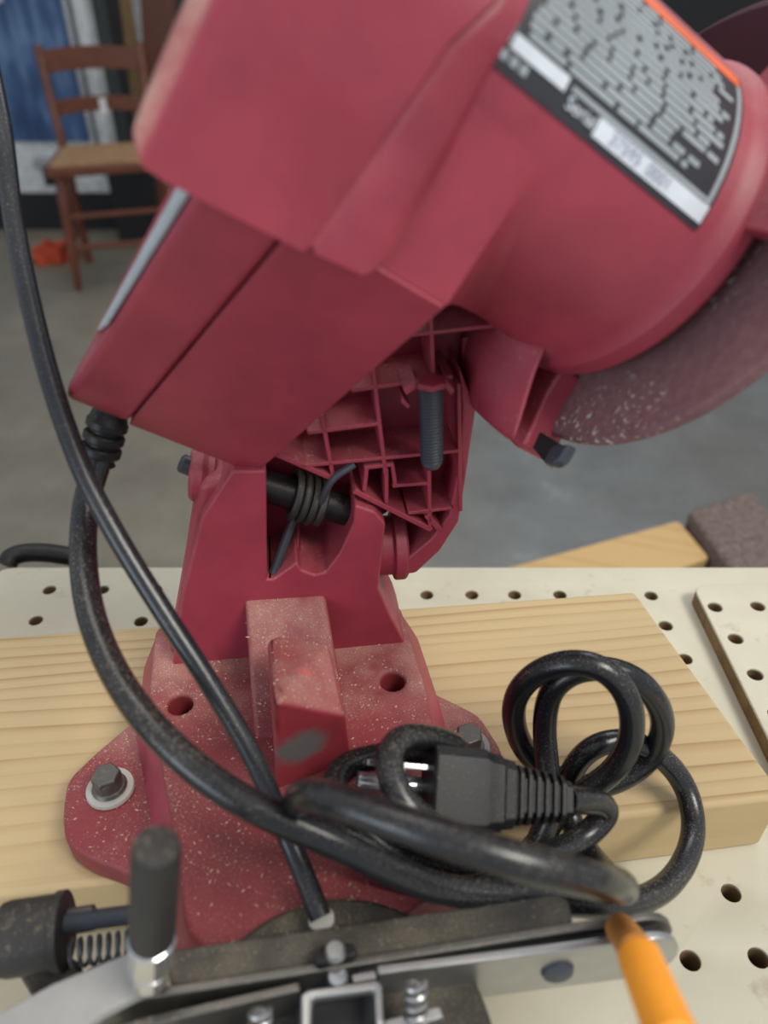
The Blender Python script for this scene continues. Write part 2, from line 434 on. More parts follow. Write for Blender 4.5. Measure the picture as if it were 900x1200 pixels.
# ================================================================== pine board under the machine
bt = .03
p0 = Vector((-.113, .120, bt)); p1 = Vector((.103, .149, bt)); q0 = Vector((-.160, .2287, bt)); q1 = Vector((.1123, .2568, bt))
def along(a_, c, x): return a_ + (c - a_) * ((x - a_.x) / (c.x - a_.x))
ol = [along(p0, p1, -.34), along(p0, p1, .1355), Vector((.1118, .2568, bt)), along(q0, q1, -.34)]
b = ext([v - Vector((0, 0, bt - .0003)) for v in ol], (0, 0, bt - .0003))
o = obj('pine_board', b, M['pine'], None, .0022, 3, loc=(0, .19, .0)); tag(o, 'pale pine board with straight grain, bolted beneath the red machine', 'board')

# ================================================================== the sharpener
ms = thing('chain_sharpener', (-.03, .17, .03), 'red plastic bench grinder for saw chains, head tilted up over its dusty base', 'grinder')

# ---- base flange
zf = .041; zp = .058
fl = [(150, 848), (112, 880), (78, 912), (72, 950), (75, 985), (100, 1003), (150, 1022), (215, 1090), (300, 1140), (470, 1120), (560, 1010), (592, 925), (590, 880), (562, 836), (492, 802), (455, 790), (200, 810)]
fl2 = [onz(x, y, zf) for x, y in fl]
lb = onz(130, 926, zf); rb = onz(548, 878, zf)
outl = [Vector((v.x, v.y)) for v in fl2]
plate_holes('base_flange', ID, round_poly(outl, .004, 4), [], bt, zf, M['red_dusty'], ms, .0022)
# ---- raised plateau with two through holes
pl = [(182, 732), (172, 822), (186, 885), (200, 960), (216, 1092), (262, 1135), (420, 1110), (520, 1040), (545, 960), (512, 868), (500, 805), (468, 705)]
outl = [Vector((onz(x, y, zp).x, onz(x, y, zp).y)) for x, y in pl]
h1 = onz(211, 824, zp); h2 = onz(460, 797, zp)
hc = [(h1.x, h1.y, .0041), (h2.x, h2.y, .0041)]
plate_holes('base_plateau', ID, round_poly(outl, .005, 5), hc, zf - .001, zp, M['red_dusty'], ms, .002)
# draft skirt round the plateau
cx = sum((v.x for v in outl)) / len(outl); cy = sum((v.y for v in outl)) / len(outl)
def grow(pts, d):
    n = len(pts); out = []
    for i in range(n):
        a_, b_, c_ = pts[i - 1], pts[i], pts[(i + 1) % n]
        e0 = (b_ - a_).normalized(); e1 = (c_ - b_).normalized()
        nn = (Vector((e0.y, -e0.x)) + Vector((e1.y, -e1.x))).normalized()
        out.append(b_ + nn * d)
    return out
ro = round_poly(outl, .005, 4)
sgn = 1 if sum(ro[i - 1].x * ro[i].y - ro[i].x * ro[i - 1].y for i in range(len(ro))) > 0 else -1
sk0 = grow(ro, .0068 * sgn); sk1 = grow(ro, -.0012 * sgn)
bm = bmesh.new(); n = len(ro)
r0 = [bm.verts.new((v.x, v.y, zf - .0004)) for v in sk0]; r1 = [bm.verts.new((v.x, v.y, zp - .0002)) for v in sk1]
for i in range(n): bm.faces.new((r0[i], r0[(i + 1) % n], r1[(i + 1) % n], r1[i]))
obj('base_skirt', bm, M['red'], ms)

# ---- column
cpx = [(272, 552), (312, 552), (313, 679), (320, 679), (348, 659), (353, 668), (368, 674), (381, 671), (398, 648), (414, 614), (416, 592), (440, 600), (452, 614), (444, 690), (458, 722), (474, 752), (480, 770), (202, 782), (213, 700), (236, 607)]
W0 = .0008
def mc(x, y, w_=W0): return onp(x, y, mp(0, w_, 0), MW)
fr_ = [mc(x, y) for x, y in cpx]
dep = MW * .034
obj('column', ext(fr_, dep), M['red'], ms, .0016, 3)
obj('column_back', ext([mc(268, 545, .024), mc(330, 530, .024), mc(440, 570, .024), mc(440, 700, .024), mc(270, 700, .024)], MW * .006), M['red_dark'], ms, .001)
# left cheek, set back and slightly wider
ck = [(233, 568), (262, 560), (300, 560), (300, 780), (196, 780), (212, 690), (224, 610)]
obj('column_cheek', ext([mc(x, y, .006) for x, y in ck], MW * .026), M['red'], ms, .003, 3)
# clevis ears and pivot nut at the left
obj('clevis_ear', lathe(frame_to(mc(222, 556, .016), mc(250, 558, .016)), [(.0072, 0), (.0085, .001), (.0085, .004), (.007, .006), (.007, .008)], 24), M['red'], ms, .0005)
obj('pivot_nut', lathe(frame_to(mc(211, 542, .014), mc(228, 549, .014)), [(.0024, 0), (.0030, .0006), (.0030, .005)], 12), M['dark_steel'], ms)
# hinge pin across the pocket, spring on it and its legs
pa = mc(300, 566, .012); pb = mc(412, 600, .012)
obj('hinge_pin', rod(pa, pb, .0052, n=24), M['black'], ms, .0006)
sd = (pb - pa).normalized()
s0 = pa.lerp(pb, .36); s1 = pa.lerp(pb, .66)
sp = obj('torsion_spring', helix(s0, s1, .0074, .00125, 3.6, 8, 22), M['iron'], ms)
obj('spring_leg', tube(smooth_path([s1 + MW * -.006 + MZ * .004, mc(390, 562, .002), mc(415, 544, .004)], 6), .00115, 8), M['dark_steel'], sp)
obj('spring_leg', rod(mc(345, 605, .012), mc(320, 672, .004), .0016, n=10), M['dark_steel'], sp)
# pocket web between the two openings
obj('pocket_web', hull([mc(348, 660, .004), mc(346, 610, .022), mc(352, 668, .004), mc(352, 610, .022), mc(340, 660, .022), mc(356, 672, .022)]), M['red'], ms, .0006)
# hinge boss at the right of the column
ba = mc(440, 640, .016); bb = mc(476, 640, .016)
obj('hinge_boss', lathe(frame_to(ba, ba + MU * .0105), [(.0105, 0), (.0105, .0055), (.0125, .0058), (.0125, .0095), (.0115, .0105)], 32), M['red'], ms, .0006)

# ---- buttress and stop block in front of the column
bz = .0255
bt_pts = [mc(286, 703), mc(381, 697), mc(286, 703) - MZ * .03, mc(381, 697) - MZ * .03, mc(286, 703) + MW * .004, mc(381, 697) + MW * .004]
fa = onz(298, 872, zp - .001); fb = onz(409, 858, zp - .001)
bt_pts += [fa, fb, fa - MZ * .006, fb - MZ * .006]
obj('buttress', hull(bt_pts), M['red_dusty'], ms, .0045, 3)
zs = .090
sb_top = [onz(313, 752, zs), onz(324, 743, zs), onz(386, 757, zs - .001), onz(404, 838, zs - .004), onz(322, 822, zs - .004)]
base_b = [onz(404, 838, zs - .004), onz(322, 822, zs - .004)]
fB, fC, fD = sb_top[3], onz(411, 893, zp - .0005), onz(324, 926, zp - .0005)
sb_top[4] = onp(322, 822, fB, (fC - fB).cross(fD - fB).normalized())
sbp = sb_top + [fC, fD, Vector((fC.x, fC.y + .004, zp - .003)), Vector((fD.x, fD.y + .004, zp - .003))] + [Vector((v.x, v.y, zp - .002)) for v in sb_top[:3]]
obj('stop_block', hull(sbp), M['red_dusty'], ms, .0022, 3)
blk = bpy.data.objects['stop_block']; bb_ = bmesh.new(); bb_.from_mesh(blk.data); bb_.transform(Matrix.Translation(Vector(ms['_loc'])))
tb_ = BVHTree.FromBMesh(bb_); hit = tb_.ray_cast(CAM, ray(353, 876).normalized()); hit2 = tb_.ray_cast(CAM, ray(357, 786).normalized()); bb_.free()
pc, n_ = hit[0], hit[1]
ex = n_.cross(Vector((0, 0, 1))).normalized(); ey = n_.cross(ex)
if ex.x < 0: ex = -ex
ch_ = hit2[0]
ml = Vector(ms['_loc'])
blk.data.materials[0] = plastic('red_plastic_worn_block', (.33, .036, .050), .55, .55, (.50, .29, .24), 1500, .5,
                                spots=((tuple(pc - ml), .0098, (.14, .13, .125)), (tuple(ch_ - ml), .0030, (.52, .14, .12))))

# ---- mounting bolts
for c, tilt in ((lb, 0), (rb, .0)):
    F_ = Matrix.Translation(c)
    mb = obj('mounting_bolt', lathe(F_, [(.0052, .0016), (.0056, .0022), (.0050, .0032), (.0045, .0034), (.0045, .0070), (.0040, .0078)], 6 if False else 24), M['zinc'], ms)
    me = mb.data
    hx = lathe(Matrix.Translation(c) @ Matrix.Rotation(.4, 4, 'Z'), [(.0047, .0030), (.0047, .0082), (.0042, .0088)], 6)
    obj('hex_head', hx, M['zinc'], mb, .0003)
    obj('washer', lathe(F_, [(.0070, 0), (.0076, .0006), (.0074, .0018), (.0050, .0019)], 32), M['washer'], mb)

# ---- head: front cover (thin at the bottom edge, deep at the top)
NF = -.0543
prof = [(.010, NF), (.1065, NF), (.1065, NF + .006), (.043, -.029), (.010, -.018)]
def hsec(al, pf, sh=0): return [hp(al, b_, n_) for b_, n_ in pf]
obj('switch_cover', poly_prism(hsec(-.105, prof), hsec(-.0873, prof)), M['red_head'], ms, .0022, 3)
def acut(bv): return -.0475 - .0040 * (.1065 - bv) / .0965
prof2 = [(.0135, NF)] + prof[1:4] + [(.0135, -.018)]
obj('front_cover', poly_prism(hsec(-.0870, prof2), [hp(acut(b_), b_, n_) for b_, n_ in prof2]), M['red_head'], ms, .0004, 2)
# grey fabric strip in a channel on the left face
sb = [hp(-.1055, .0190, -.0515), hp(-.1055, .0690, -.0533), hp(-.1055, .0785, -.0496), hp(-.1055, .0310, -.0414)]
def strip_mat():
    m, nt, bs = newmat('grey_mesh_strip'); v = coord(nt)
    v1 = N(nt, 'ShaderNodeTexChecker'); v1.inputs['Scale'].default_value = 700; nt.links.new(v, v1.inputs[0])
    n1 = noise(nt, 260, 3, .7, v)
    c = mix(nt, n1.outputs[0], (.20, .225, .245), (.56, .60, .62)); nt.links.new(c, bs.inputs['Base Color'])
    bs.inputs['Roughness'].default_value = .8; bump(nt, bs, n1.outputs[0], .4, .0005); return m
o = obj('vent_strip', ext(sb, HA * -.0007), strip_mat(), ms); o['label'] = 'grey mesh vent strip along left side of head'
for q in (((.0355, -.0385), (.079, -.0492), (.080, -.0487), (.0385, -.0362)), ((.0320, -.0408), (.0775, -.0503), (.0782, -.0499), (.0340, -.0395))):
    obj('vent_rib', ext([hp(-.105, b_, n_) for b_, n_ in q], HA * -.0012), M['red_head'], ms, .0003)

# ---- motor body
cbn = Vector((.0033, -.0017))
DCAM = Vector((-.453, -.891)); ECAM = Vector((.891, -.453))
def cpt(al, ph, r):
    v = cbn + (DCAM * math.cos(ph) + ECAM * math.sin(ph)) * r
    return hp(al, v.x, v.y)
def rad(al): return .0405 + .0035 / .08 * al
def sweep(rows):
    bm = bmesh.new(); R_ = [[bm.verts.new(p_) for p_ in r] for r in rows]; n = len(R_[0])
    for A_, B_ in zip(R_, R_[1:]):
        for i in range(n): bm.faces.new((A_[i], A_[(i + 1) % n], B_[(i + 1) % n], B_[i]))
    bm.faces.new(R_[0][::-1]); bm.faces.new(R_[-1]); return bm
seq = [(-.082, rad(-.082)), (-.06, rad(-.06)), (-.03, rad(-.03)), (-.008, rad(-.008)), (-.0055, rad(-.005) + .0006), (-.0035, .0425), (.001, .0428), (.003, .0415)]
obj('motor_housing', sweep([[cpt(al, 2 * math.pi * i / 72, r) for i in range(72)] for al, r in seq]), M['red_head'], ms)
# D-shaped end housing: round over the top, its flat front running down over the cover
def dsec(al, r, bot, nf, slant=0., back=.02):
    pts = []
    v = Vector((bot - .0012, nf)) - cbn; D_ = v.dot(DCAM); E_ = v.dot(ECAM)
    tb_ = math.atan2(E_, D_) - math.acos(min(1, r / v.length)); ta_ = math.radians(-150); top = math.radians(-25)
    for i in range(41):
        ph = ta_ + (tb_ - ta_) * i / 40
        q = cbn + (DCAM * math.cos(ph) + ECAM * math.sin(ph)) * r
        k = .55 + .45 * max(0, min(1, (tb_ - ph) / (tb_ - top)))
        pts.append((q.x, q.y, k))
    T = Vector(pts[-1][:2])
    for i in range(1, 6): 
        q = T.lerp(Vector((bot - .0012, nf)), i / 6); pts.append((q.x, q.y, .55 * (1 - i / 6)))
    pts += [(bot - .0012, nf, 0), (bot, nf + .0012, 0), (.0150, -.047, 0), (.0065, -.0365, 0), (-.004, -.031, 0), (-.010, -.022, 0), (-.012, 0, 0), (-.010, back, 0)]
    return [hp(al + slant * k, b_, n_) for b_, n_, k in pts]
rc = .0392
SL = .0095
c_seq = [(-.1190, rc - .0044, .0148, -.0546, 0), (-.1187, rc - .0034, .0156, -.0556, 0), (-.1164, rc - .0006, .0172, -.0584, 0), (-.1150, rc - .0001, .0176, -.0590, 0), (-.1115, rc, .0178, -.0592, 0), (-.0846, rc, .0162, -.0590, SL), (-.0841, rc - .0005, .0157, -.0585, SL), (-.0839, rc - .0012, .0150, -.0578, SL)]
cap_ = obj('motor_end_cap', sweep([dsec(*s_) for s_ in c_seq]), M['red_head'], ms)
cap_.data.materials.append(M['red_ledge'])
for p_ in cap_.data.polygons:
    if p_.normal.dot(HA) < -.45: p_.material_index = 1
c_seq = [(-.0839, rc - .0012, .0150, -.0578, SL), (-.0829, rc - .0010, .0150, -.0580, SL), (-.0825, rc - .0003, .0156, -.0586, SL), (-.0722, rc - .0008, .0142, -.0585, .003), (-.0710, rc - .0012, .0134, -.0576, .002), (-.0690, rc - .0035, .0100, -.054, .002)]
obj('motor_collar', sweep([dsec(*s_) for s_ in c_seq]), M['red_head'], ms)
# flat-fronted skirt that carries the round motor body down into the cover
def fil(al, t):
    r = rad(al) - .0002
    ph2 = math.radians(80); e2 = cbn + (DCAM * math.cos(ph2) + ECAM * math.sin(ph2)) * (r + .00002)
    S = Vector((.0141, NF + .0002)).lerp(e2, t)
    v = S - cbn; D_ = v.dot(DCAM); E_ = v.dot(ECAM)
    ph = math.atan2(E_, D_) - math.acos(max(-1, min(1, r / v.length)))
    pts = []
    for k in range(7):
        p_ = ph - math.radians(30) * (1 - k / 6); pts.append(cbn + (DCAM * math.cos(p_) + ECAM * math.sin(p_)) * r)
    q = pts[-1]
    for k in range(1, 9): pts.append(q.lerp(S, k / 8 * .97))
    B = S.lerp(Vector((.012, -.02)), .06 + .2 * t)
    pts += [S.lerp(B, .3), B, Vector((.012, -.02)), Vector((-.006, -.02))]
    return [hp(al, p_.x, p_.y) for p_ in pts]
rows = [fil(-.0725 + .0215 * i / 6, 0) for i in range(7)]
for k in range(1, 17):
    t = k / 16; rows.append(fil(-.051 + .040 * t, t * (2 - t)))
obj('motor_skirt', sweep(rows), M['red_head'], ms, ang=22)
# web from the motor down to the guard
# ---- label
lr = lambda al: rad(al) + .00035
def lab_patch(name, a0, a1, f0, f1, off, mat, parent, na=10, nf_=14):
    bm = bmesh.new(); G = []
    for i in range(na + 1):
        al = a0 + (a1 - a0) * i / na
        G.append([[bm.verts.new(cpt(al, math.radians(f0 + (f1 - f0) * j / nf_), rad(al) + o_)) for j in range(nf_ + 1)] for o_ in (off, -.0006)])
    for i in range(na):
        for j in range(nf_):
            bm.faces.new((G[i][0][j], G[i][0][j + 1], G[i + 1][0][j + 1], G[i + 1][0][j]))
    for i in range(na):
        for j in (0, nf_): bm.faces.new((G[i][0][j], G[i + 1][0][j], G[i + 1][1][j], G[i][1][j]))
    for j in range(nf_):
        for i in (0, na): bm.faces.new((G[i][0][j], G[i][0][j + 1], G[i][1][j + 1], G[i][1][j]))
    return obj(name, bm, mat, parent)
A0, A1 = -.0715, -.0112
lab = lab_patch('rating_label', A0, A1, -12.0, -67.5, .0003, M['label'], ms); lab['label'] = 'black rating label with grey print, white serial strip and orange stripe'
lab_patch('label_border', A0 + .0018, A0 + .0026, -19, -62, .0004, M['label_grey'], lab, 1, 10)
lab_patch('label_border', A1 - .0020, A1 - .0008, -14, -62, .0004, M['label_grey'], lab, 1, 10)
lab_patch('label_border', A0 + .018, A1 - .0015, -19.9, -21.2, .0004, M['label_grey'], lab, 10, 1)
lab_patch('warning_stripe', A0 + .0015, A1 - .001, -61.5, -66.5, .00045, M['label_orange'], lab, 10, 3)
lab_patch('serial_strip', -.0452, -.0118, -14.0, -19.4, .00055, M['label_white'], lab, 10, 3)
lab_patch('text_block', A0 + .0030, A0 + .0165, -18.2, -22.2, .0006, M['label_white'], lab, 4, 2)
# print lines: short grey words, far too small to read in the photograph
bm = bmesh.new(); rl = random.Random(11)
def word(bm, a0, a1, f0, f1, off=.0005):
    k = max(1, int((a1 - a0) / .004))
    for i in range(k):
        b0 = a0 + (a1 - a0) * i / k; b1 = a0 + (a1 - a0) * (i + 1) / k
        q = [bm.verts.new(cpt(b_, math.radians(f_), rad(b_) + off)) for b_, f_ in ((b0, f0), (b1, f0), (b1, f1), (b0, f1))]
        bm.faces.new(q)
row = -23.4
r_i = 0
while row > -60:
    al = A0 + .0045 + (rl.uniform(0, .002)); end = A1 - .0035 - (rl.uniform(.0, .013) if r_i < 4 else rl.uniform(0, .006))
    while al < end:
        wl = min(rl.choice([.0035, .005, .007, .009, .012]), end - al)
        if wl > .0015: word(bm, al, al + wl, row, row - 1.75)
        al += wl + rl.choice([.0009, .0011, .0013])
    row -= 2.35; r_i += 1
obj('print_lines', bm, M['label_grey'], lab)
bm = bmesh.new()
for k in range(3): word(bm, A0 + .0018 + k * .0024, A0 + .0035 + k * .0024, -14.6, -17.2, .0005)
obj('print_marks', bm, M['label_grey'], lab)
def text_on(name, s, al, ph, size, mat, parent, off=.0007):
    cu = bpy.data.curves.new('t', 'FONT'); cu.body = s; cu.size = 1.0
    tmp = bpy.data.objects.new('t', cu); COL.objects.link(tmp)
    me = bpy.data.meshes.new_from_object(tmp.evaluated_get(bpy.context.evaluated_depsgraph_get()))
    bpy.data.objects.remove(tmp); bm = bmesh.new(); bm.from_mesh(me); bpy.data.meshes.remove(me)
    for v in bm.verts:
        a_ = al + v.co.x * size; f_ = math.radians(ph) - v.co.y * size / .04
        v.co = cpt(a_, f_, rad(a_) + off)
    return obj(name, bm, mat, parent)
text_on('serial_word', 'Serial', -.0535, -15.2, .0036, M['label_white'], lab)
text_on('serial_number', '37595  0001', -.0415, -15.2, .0036, M['ink'], lab, .0008)

# ---- grinding disc, arbor, guard
HX = fr(HQ, HB, HN, HA)      # z along the shaft
obj('grinding_disc', lathe(HX, [(.008, .0095), (.0602, .0095), (.0610, .0102), (.0610, .0128), (.0602, .0135), (.008, .0135)], 96), M['wheel'], ms)
obj('arbor', lathe(HX, [(.010, 0), (.010, .0094), (.007, .018), (.007, .024)], 24), M['steel'], ms)
def ring(prof, a0, a1, n=48):
    bm = lathe(HX, prof + [prof[0]], n, cap=False, a0=math.radians(a0), a1=math.radians(a1))
    bmesh.ops.remove_doubles(bm, verts=bm.verts, dist=1e-7)
    bmesh.ops.holes_fill(bm, edges=[e for e in bm.edges if e.is_boundary], sides=0); return bm
gp = [(.034, -.0022), (.0572, -.0022), (.0640, .0035), (.0655, .008), (.0655, .027), (.0628, .027), (.0628, .0085), (.0560, .0025), (.034, .0018)]
obj('disc_guard', ring(gp, 164, 228), M['red_head'], ms, .0008)
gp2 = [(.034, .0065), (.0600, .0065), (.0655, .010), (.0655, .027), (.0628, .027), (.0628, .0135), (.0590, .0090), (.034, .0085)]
o = obj('guard_shade', ring(gp2, 40, 163.9), M['shade'], ms, .0006); o['label'] = 'guard section painted dark as recess shroud behind the motor at upper right'  # guard carries on here, recess shade put into its colour
# guard tail at the lower left, with its rim facing the front
cols = [[(538, 345, .236), (534, 400, .236), (540, 440, .234), (548, 474, .232)],
        [(560, 350, .222), (556, 400, .222), (556, 445, .220), (560, 486, .217)],
        [(600, 375, .208), (590, 420, .209), (582, 460, .209), (580, 505, .208)],
        [(630, 395, .200), (620, 425, .201), (608, 470, .203), (596, 518, .204)],
        [(645, 405, .198), (632, 424, .198), (618, 468, .200), (603, 521, .202)]]
bm = bmesh.new()
G = [[[bm.verts.new(atd(x, y, d_ + k)) for x, y, d_ in c] for k in (0, .005)] for c in cols]
for i in range(4):
    for k in (0, 1):
        for j in range(3): bm.faces.new((G[i][k][j], G[i][k][j + 1], G[i + 1][k][j + 1], G[i + 1][k][j]))
    for j in (0, 3): bm.faces.new((G[i][0][j], G[i + 1][0][j], G[i + 1][1][j], G[i][1][j]))
for j in range(3):
    for i in (0, 4): bm.faces.new((G[i][0][j], G[i][0][j + 1], G[i][1][j + 1], G[i][1][j]))
o = obj('guard_tail', bm, M['red'], ms, 0, ang=60)
sm_ = o.modifiers.new('subd', 'SUBSURF'); sm_.levels = 2; sm_.render_levels = 2
for e_ in o.data.edges: pass
tB = [(631, 420), (660, 430), (640, 462), (614, 521), (604, 524), (593, 513)]
tb = [loc_ for loc_ in (onp(x, y, hp(.0025, 0, 0), HA) for x, y in tB)]
obj('guard_rim', ext(tb, HA * .012), M['red'], ms, .0012, 2)
tC = [(612, 512), (618, 505), (650, 524), (648, 540), (634, 546)]
o = obj('guard_clip', ext([onp(x, y, hp(.0058, 0, 0), HA) for x, y in [(613, 511), (622, 500), (654, 519), (640, 545)]], HA * .003), M['blackish'], ms, .0005)
o = obj('guard_clip', ext([onp(x, y, hp(.0045, 0, 0), HA) for x, y in [(645, 521), (667, 519), (656, 539), (646, 545), (634, 541)]], HA * .004), M['dark_steel'], ms, .0012); o['label'] = 'dark grey clip at the lower end of the wheel guard'

# ---- swing arm with its ribbed underside
wa = .003; RD = .017
def ap(x, y, w_=wa): return onp(x, y, mp(0, w_, 0), MW)
back = [(286, 552), (440, 400), (540, 330), (605, 372), (575, 440), (556, 478), (546, 556), (538, 612), (514, 648), (486, 674), (462, 676), (470, 640), (482, 622), (456, 640), (440, 606), (300, 596)]
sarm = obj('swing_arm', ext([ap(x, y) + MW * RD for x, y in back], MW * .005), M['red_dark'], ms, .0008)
def rib(x0, y0, x1, y1, th=.0013, w0=wa, depth=RD + .0005, mat='red'):
    P0, P1 = ap(x0, y0, w0), ap(x1, y1, w0)
    d = (P1 - P0).normalized(); s_ = d.cross(MW).normalized() * th / 2
    return obj('rib', ext([P0 - s_, P1 - s_, P1 + s_, P0 + s_], MW * (depth + wa - w0)), M[mat], sarm, .0003, 1)
for r in [(482, 393, 590, 381), (412, 458, 531, 442), (360, 508, 444, 497), (350, 547, 538, 529), (460, 570, 503, 567), (478, 602, 530, 596), (490, 601, 506, 600),
          (505, 368, 508, 442), (437, 430, 452, 556), (377, 487, 391, 562), (503, 552, 504, 620), (453, 550, 453, 590), (427, 549, 462, 545), (430, 549, 427, 576),
          (460, 546, 464, 572), (538, 450, 540, 600)]: rib(*r)
for r in [(322, 532, 391, 562), (415, 576, 506, 622), (500, 605, 516, 622)]: rib(*r, th=.0018)
# right flange of the arm, wide and facing the viewer
rf = [(538, 430), (552, 462), (558, 480), (547, 556), (538, 612), (516, 646), (488, 672), (462, 676), (478, 655), (505, 632), (526, 605), (536, 556), (541, 480)]
obj('arm_flange', ext([ap(x, y, wa + .001) for x, y in rf], MW * (RD + .004)), M['red'], sarm, .001, 2)
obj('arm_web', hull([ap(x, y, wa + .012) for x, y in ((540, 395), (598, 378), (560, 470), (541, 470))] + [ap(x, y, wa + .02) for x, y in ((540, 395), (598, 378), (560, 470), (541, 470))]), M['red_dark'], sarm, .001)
# stop bolt
sb0 = ap(505, 446, -.0035); sb1 = ap(506, 549, -.0035)
stop = obj('stop_bolt', threaded(sb0, sb1, .0034, .00105, .0022, 24), M['dark_steel'], ms); stop['label'] = 'dark threaded stop bolt hanging from the swing arm'
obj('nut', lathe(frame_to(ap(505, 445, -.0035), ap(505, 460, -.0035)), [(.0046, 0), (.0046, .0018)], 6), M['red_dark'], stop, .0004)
obj('boss_tab', ext([ap(472, 456, -.002), ap(489, 447, -.002), ap(489, 456, -.002), ap(476, 464, -.002)], MW * .012), M['red'], stop, .0005)
obj('boss_tab', ext([ap(523, 445, -.002), ap(534, 458, -.002), ap(528, 464, -.002), ap(520, 455, -.002)], MW * .012), M['red'], stop, .0005)
obj('boss_tab', ext([ap(472, 466, -.001), ap(482, 476, -.001), ap(478, 480, -.001), ap(470, 472, -.001)], MW * .012), M['red'], stop, .0005)

# ---- control cable from the vise up to the handle off frame
cpts = [(-60, -160, .235), (-22, 30, .222), (2, 150, .214), (18, 270, .208), (52, 420, .203), (92, 540, .200), (135, 625, .199), (190, 715, .199), (245, 800, .199), (295, 885, .199), (335, 975, .199), (360, 1035, .194), (376, 1076, .190)]
cab = obj('control_cable', tube(smooth_path([atd(*c) for c in cpts], 8), .00275, 18), M['cable'], ms)
pe = atd(376, 1075, .1898)
obj('cable_ferrule', lathe(frame_to(pe, atd(378, 1083, .1915)), [(.0026, 0), (.0032, .0004), (.0032, .0018), (.0026, .0022)], 20), M['washer'], cab)

# ---- turntable disc and vise
zt = .0615
tc = onz(385, 1050, zt) - Vector((-.004, .036, 0))
vise = obj('vise', lathe(Matrix.Translation((tc.x, tc.y, .046)), [(.030, 0), (.036, .002), (.036, zt - .046 - .0015), (.0345, zt - .046)], 64), M['iron'], ms)
zr = .072
def down(pts, z, h): return ext([onz(x, y, z) for x, y in pts], (0, 0, -h))
obj('rear_bar', down([(198, 1130), (203, 1112), (655, 1046), (668, 1056), (672, 1082), (205, 1156), (198, 1150)], zr, .012), M['iron'], vise, .0012)
def vplate(name, x0, y0, x1, y1, z, h, th, mat, rnd_end=True, bev=.0006):
    P0, P1 = onz(x0, y0, z), onz(x1, y1, z); L = (P1 - P0).length; ex_ = (P1 - P0).normalized()
    F_ = fr(P0, ex_, Vector((0, 0, -1)), ex_.cross(Vector((0, 0, -1))).normalized())
    ol_ = [(0, 0), (L - (h * .42 if rnd_end else 0), 0)]
    if rnd_end:
        for k in range(1, 10):
            t = math.pi * k / 10; ol_.append((L - h * .42 + h * .42 * math.sin(t), h / 2 - h / 2 * math.cos(t)))
    ol_ += [(L - (h * .42 if rnd_end else 0), h), (0, h)]
    ez_ = (F_.to_3x3() @ Vector((0, 0, 1)))
    if ez_.y < 0: ez_ = -ez_
    return obj(name, ext([F_ @ Vector((a_, b_, 0)) for a_, b_ in ol_], ez_ * th), mat, vise, bev)
vplate('rear_jaw', 12, 1196, 800, 1071, .0735, .024, .0022, M['zinc'])
fj = vplate('front_jaw', 442, 1142, 806, 1096, .0725, .020, .0022, M['steel'])
vplate('front_jaw', 120, 1215, 352, 1161, .0725, .020, .0022, M['zinc'], False)
obj('jaw_spacer', ext([onz(420, 1136, .0718), onz(770, 1083, .0718), onz(770, 1091, .0718), onz(420, 1146, .0718)], (0, 0, -.016)), M['blackish'], vise)
# screw on the jaw face, springs, slider bracket
jn = Vector((-math.sin(math.radians(5)), math.cos(math.radians(5)), 0)); c = onp(652, 1136, onz(600, 1119, .0725), jn)
obj('jaw_screw', lathe(frame_to(c + Vector((0, .002, 0)), c + Vector((.0002, -.0030, .0006))), [(.0042, 0), (.0042, .0020), (.0036, .0034), (.0018, .0042)], 24), M['dark_steel'], vise)
for x0, y0 in ((487, 1140), (305, 1172)):
    c = onz(x0, y0 + 10, .0760)
    obj('jaw_spring', helix(c, c - UPV * .011, .0021, .0007, 5, 6, 14), M['steel'], vise)
obj('slider_bracket', down([(352, 1164), (362, 1158), (440, 1146), (448, 1152), (450, 1200), (440, 1204), (438, 1160), (366, 1170), (364, 1215), (352, 1215)], .074, .003), M['steel'], vise, .0008)
obj('slider_block', down([(345, 1152), (440, 1139), (442, 1225), (345, 1235)], .066, .012), M['blackish'], vise, .0005)
obj('slider_screw', lathe(frame_to(onz(396, 1152, .068), onz(396, 1140, .075)), [(.0022, 0), (.0026, .001), (.0026, .004), (.0020, .005)], 18), M['chrome'], vise)
obj('slider_tab', down([(412, 1141), (440, 1136), (441, 1146), (414, 1151)], .0735, .002), M['steel'], vise, .0004)
obj('slider_foot', down([(440, 1198), (515, 1178), (520, 1192), (440, 1215)], .070, .002), M['steel'], vise, .0004)
nb = obj('lock_nut_seat', down([(366, 1122), (376, 1108), (412, 1103), (420, 1112), (416, 1120), (372, 1130)], .0765, .006), M['black'], vise, .0008)
obj('lock_screw', lathe(Matrix.Translation(onz(393, 1117, .0765)), [(.0024, 0), (.0024, .0012), (.0018, .0022)], 18), M['steel'], vise)
# orange rod at the right end
r0 = onz(728, 1090, .0765); r1 = atd(748, 1118, .150); r2 = atd(792, 1225, .130)
rd = obj('orange_rod', rod(r1, r2, .0042, .0046, n=24), M['orange'], vise, .0006); rd['label'] = 'bright orange plastic rod at right end of vise'
obj('rod_collar', lathe(frame_to(r0, r1), [(.0036, 0), (.0036, (r1 - r0).length)], 20), M['orange_dull'], rd)
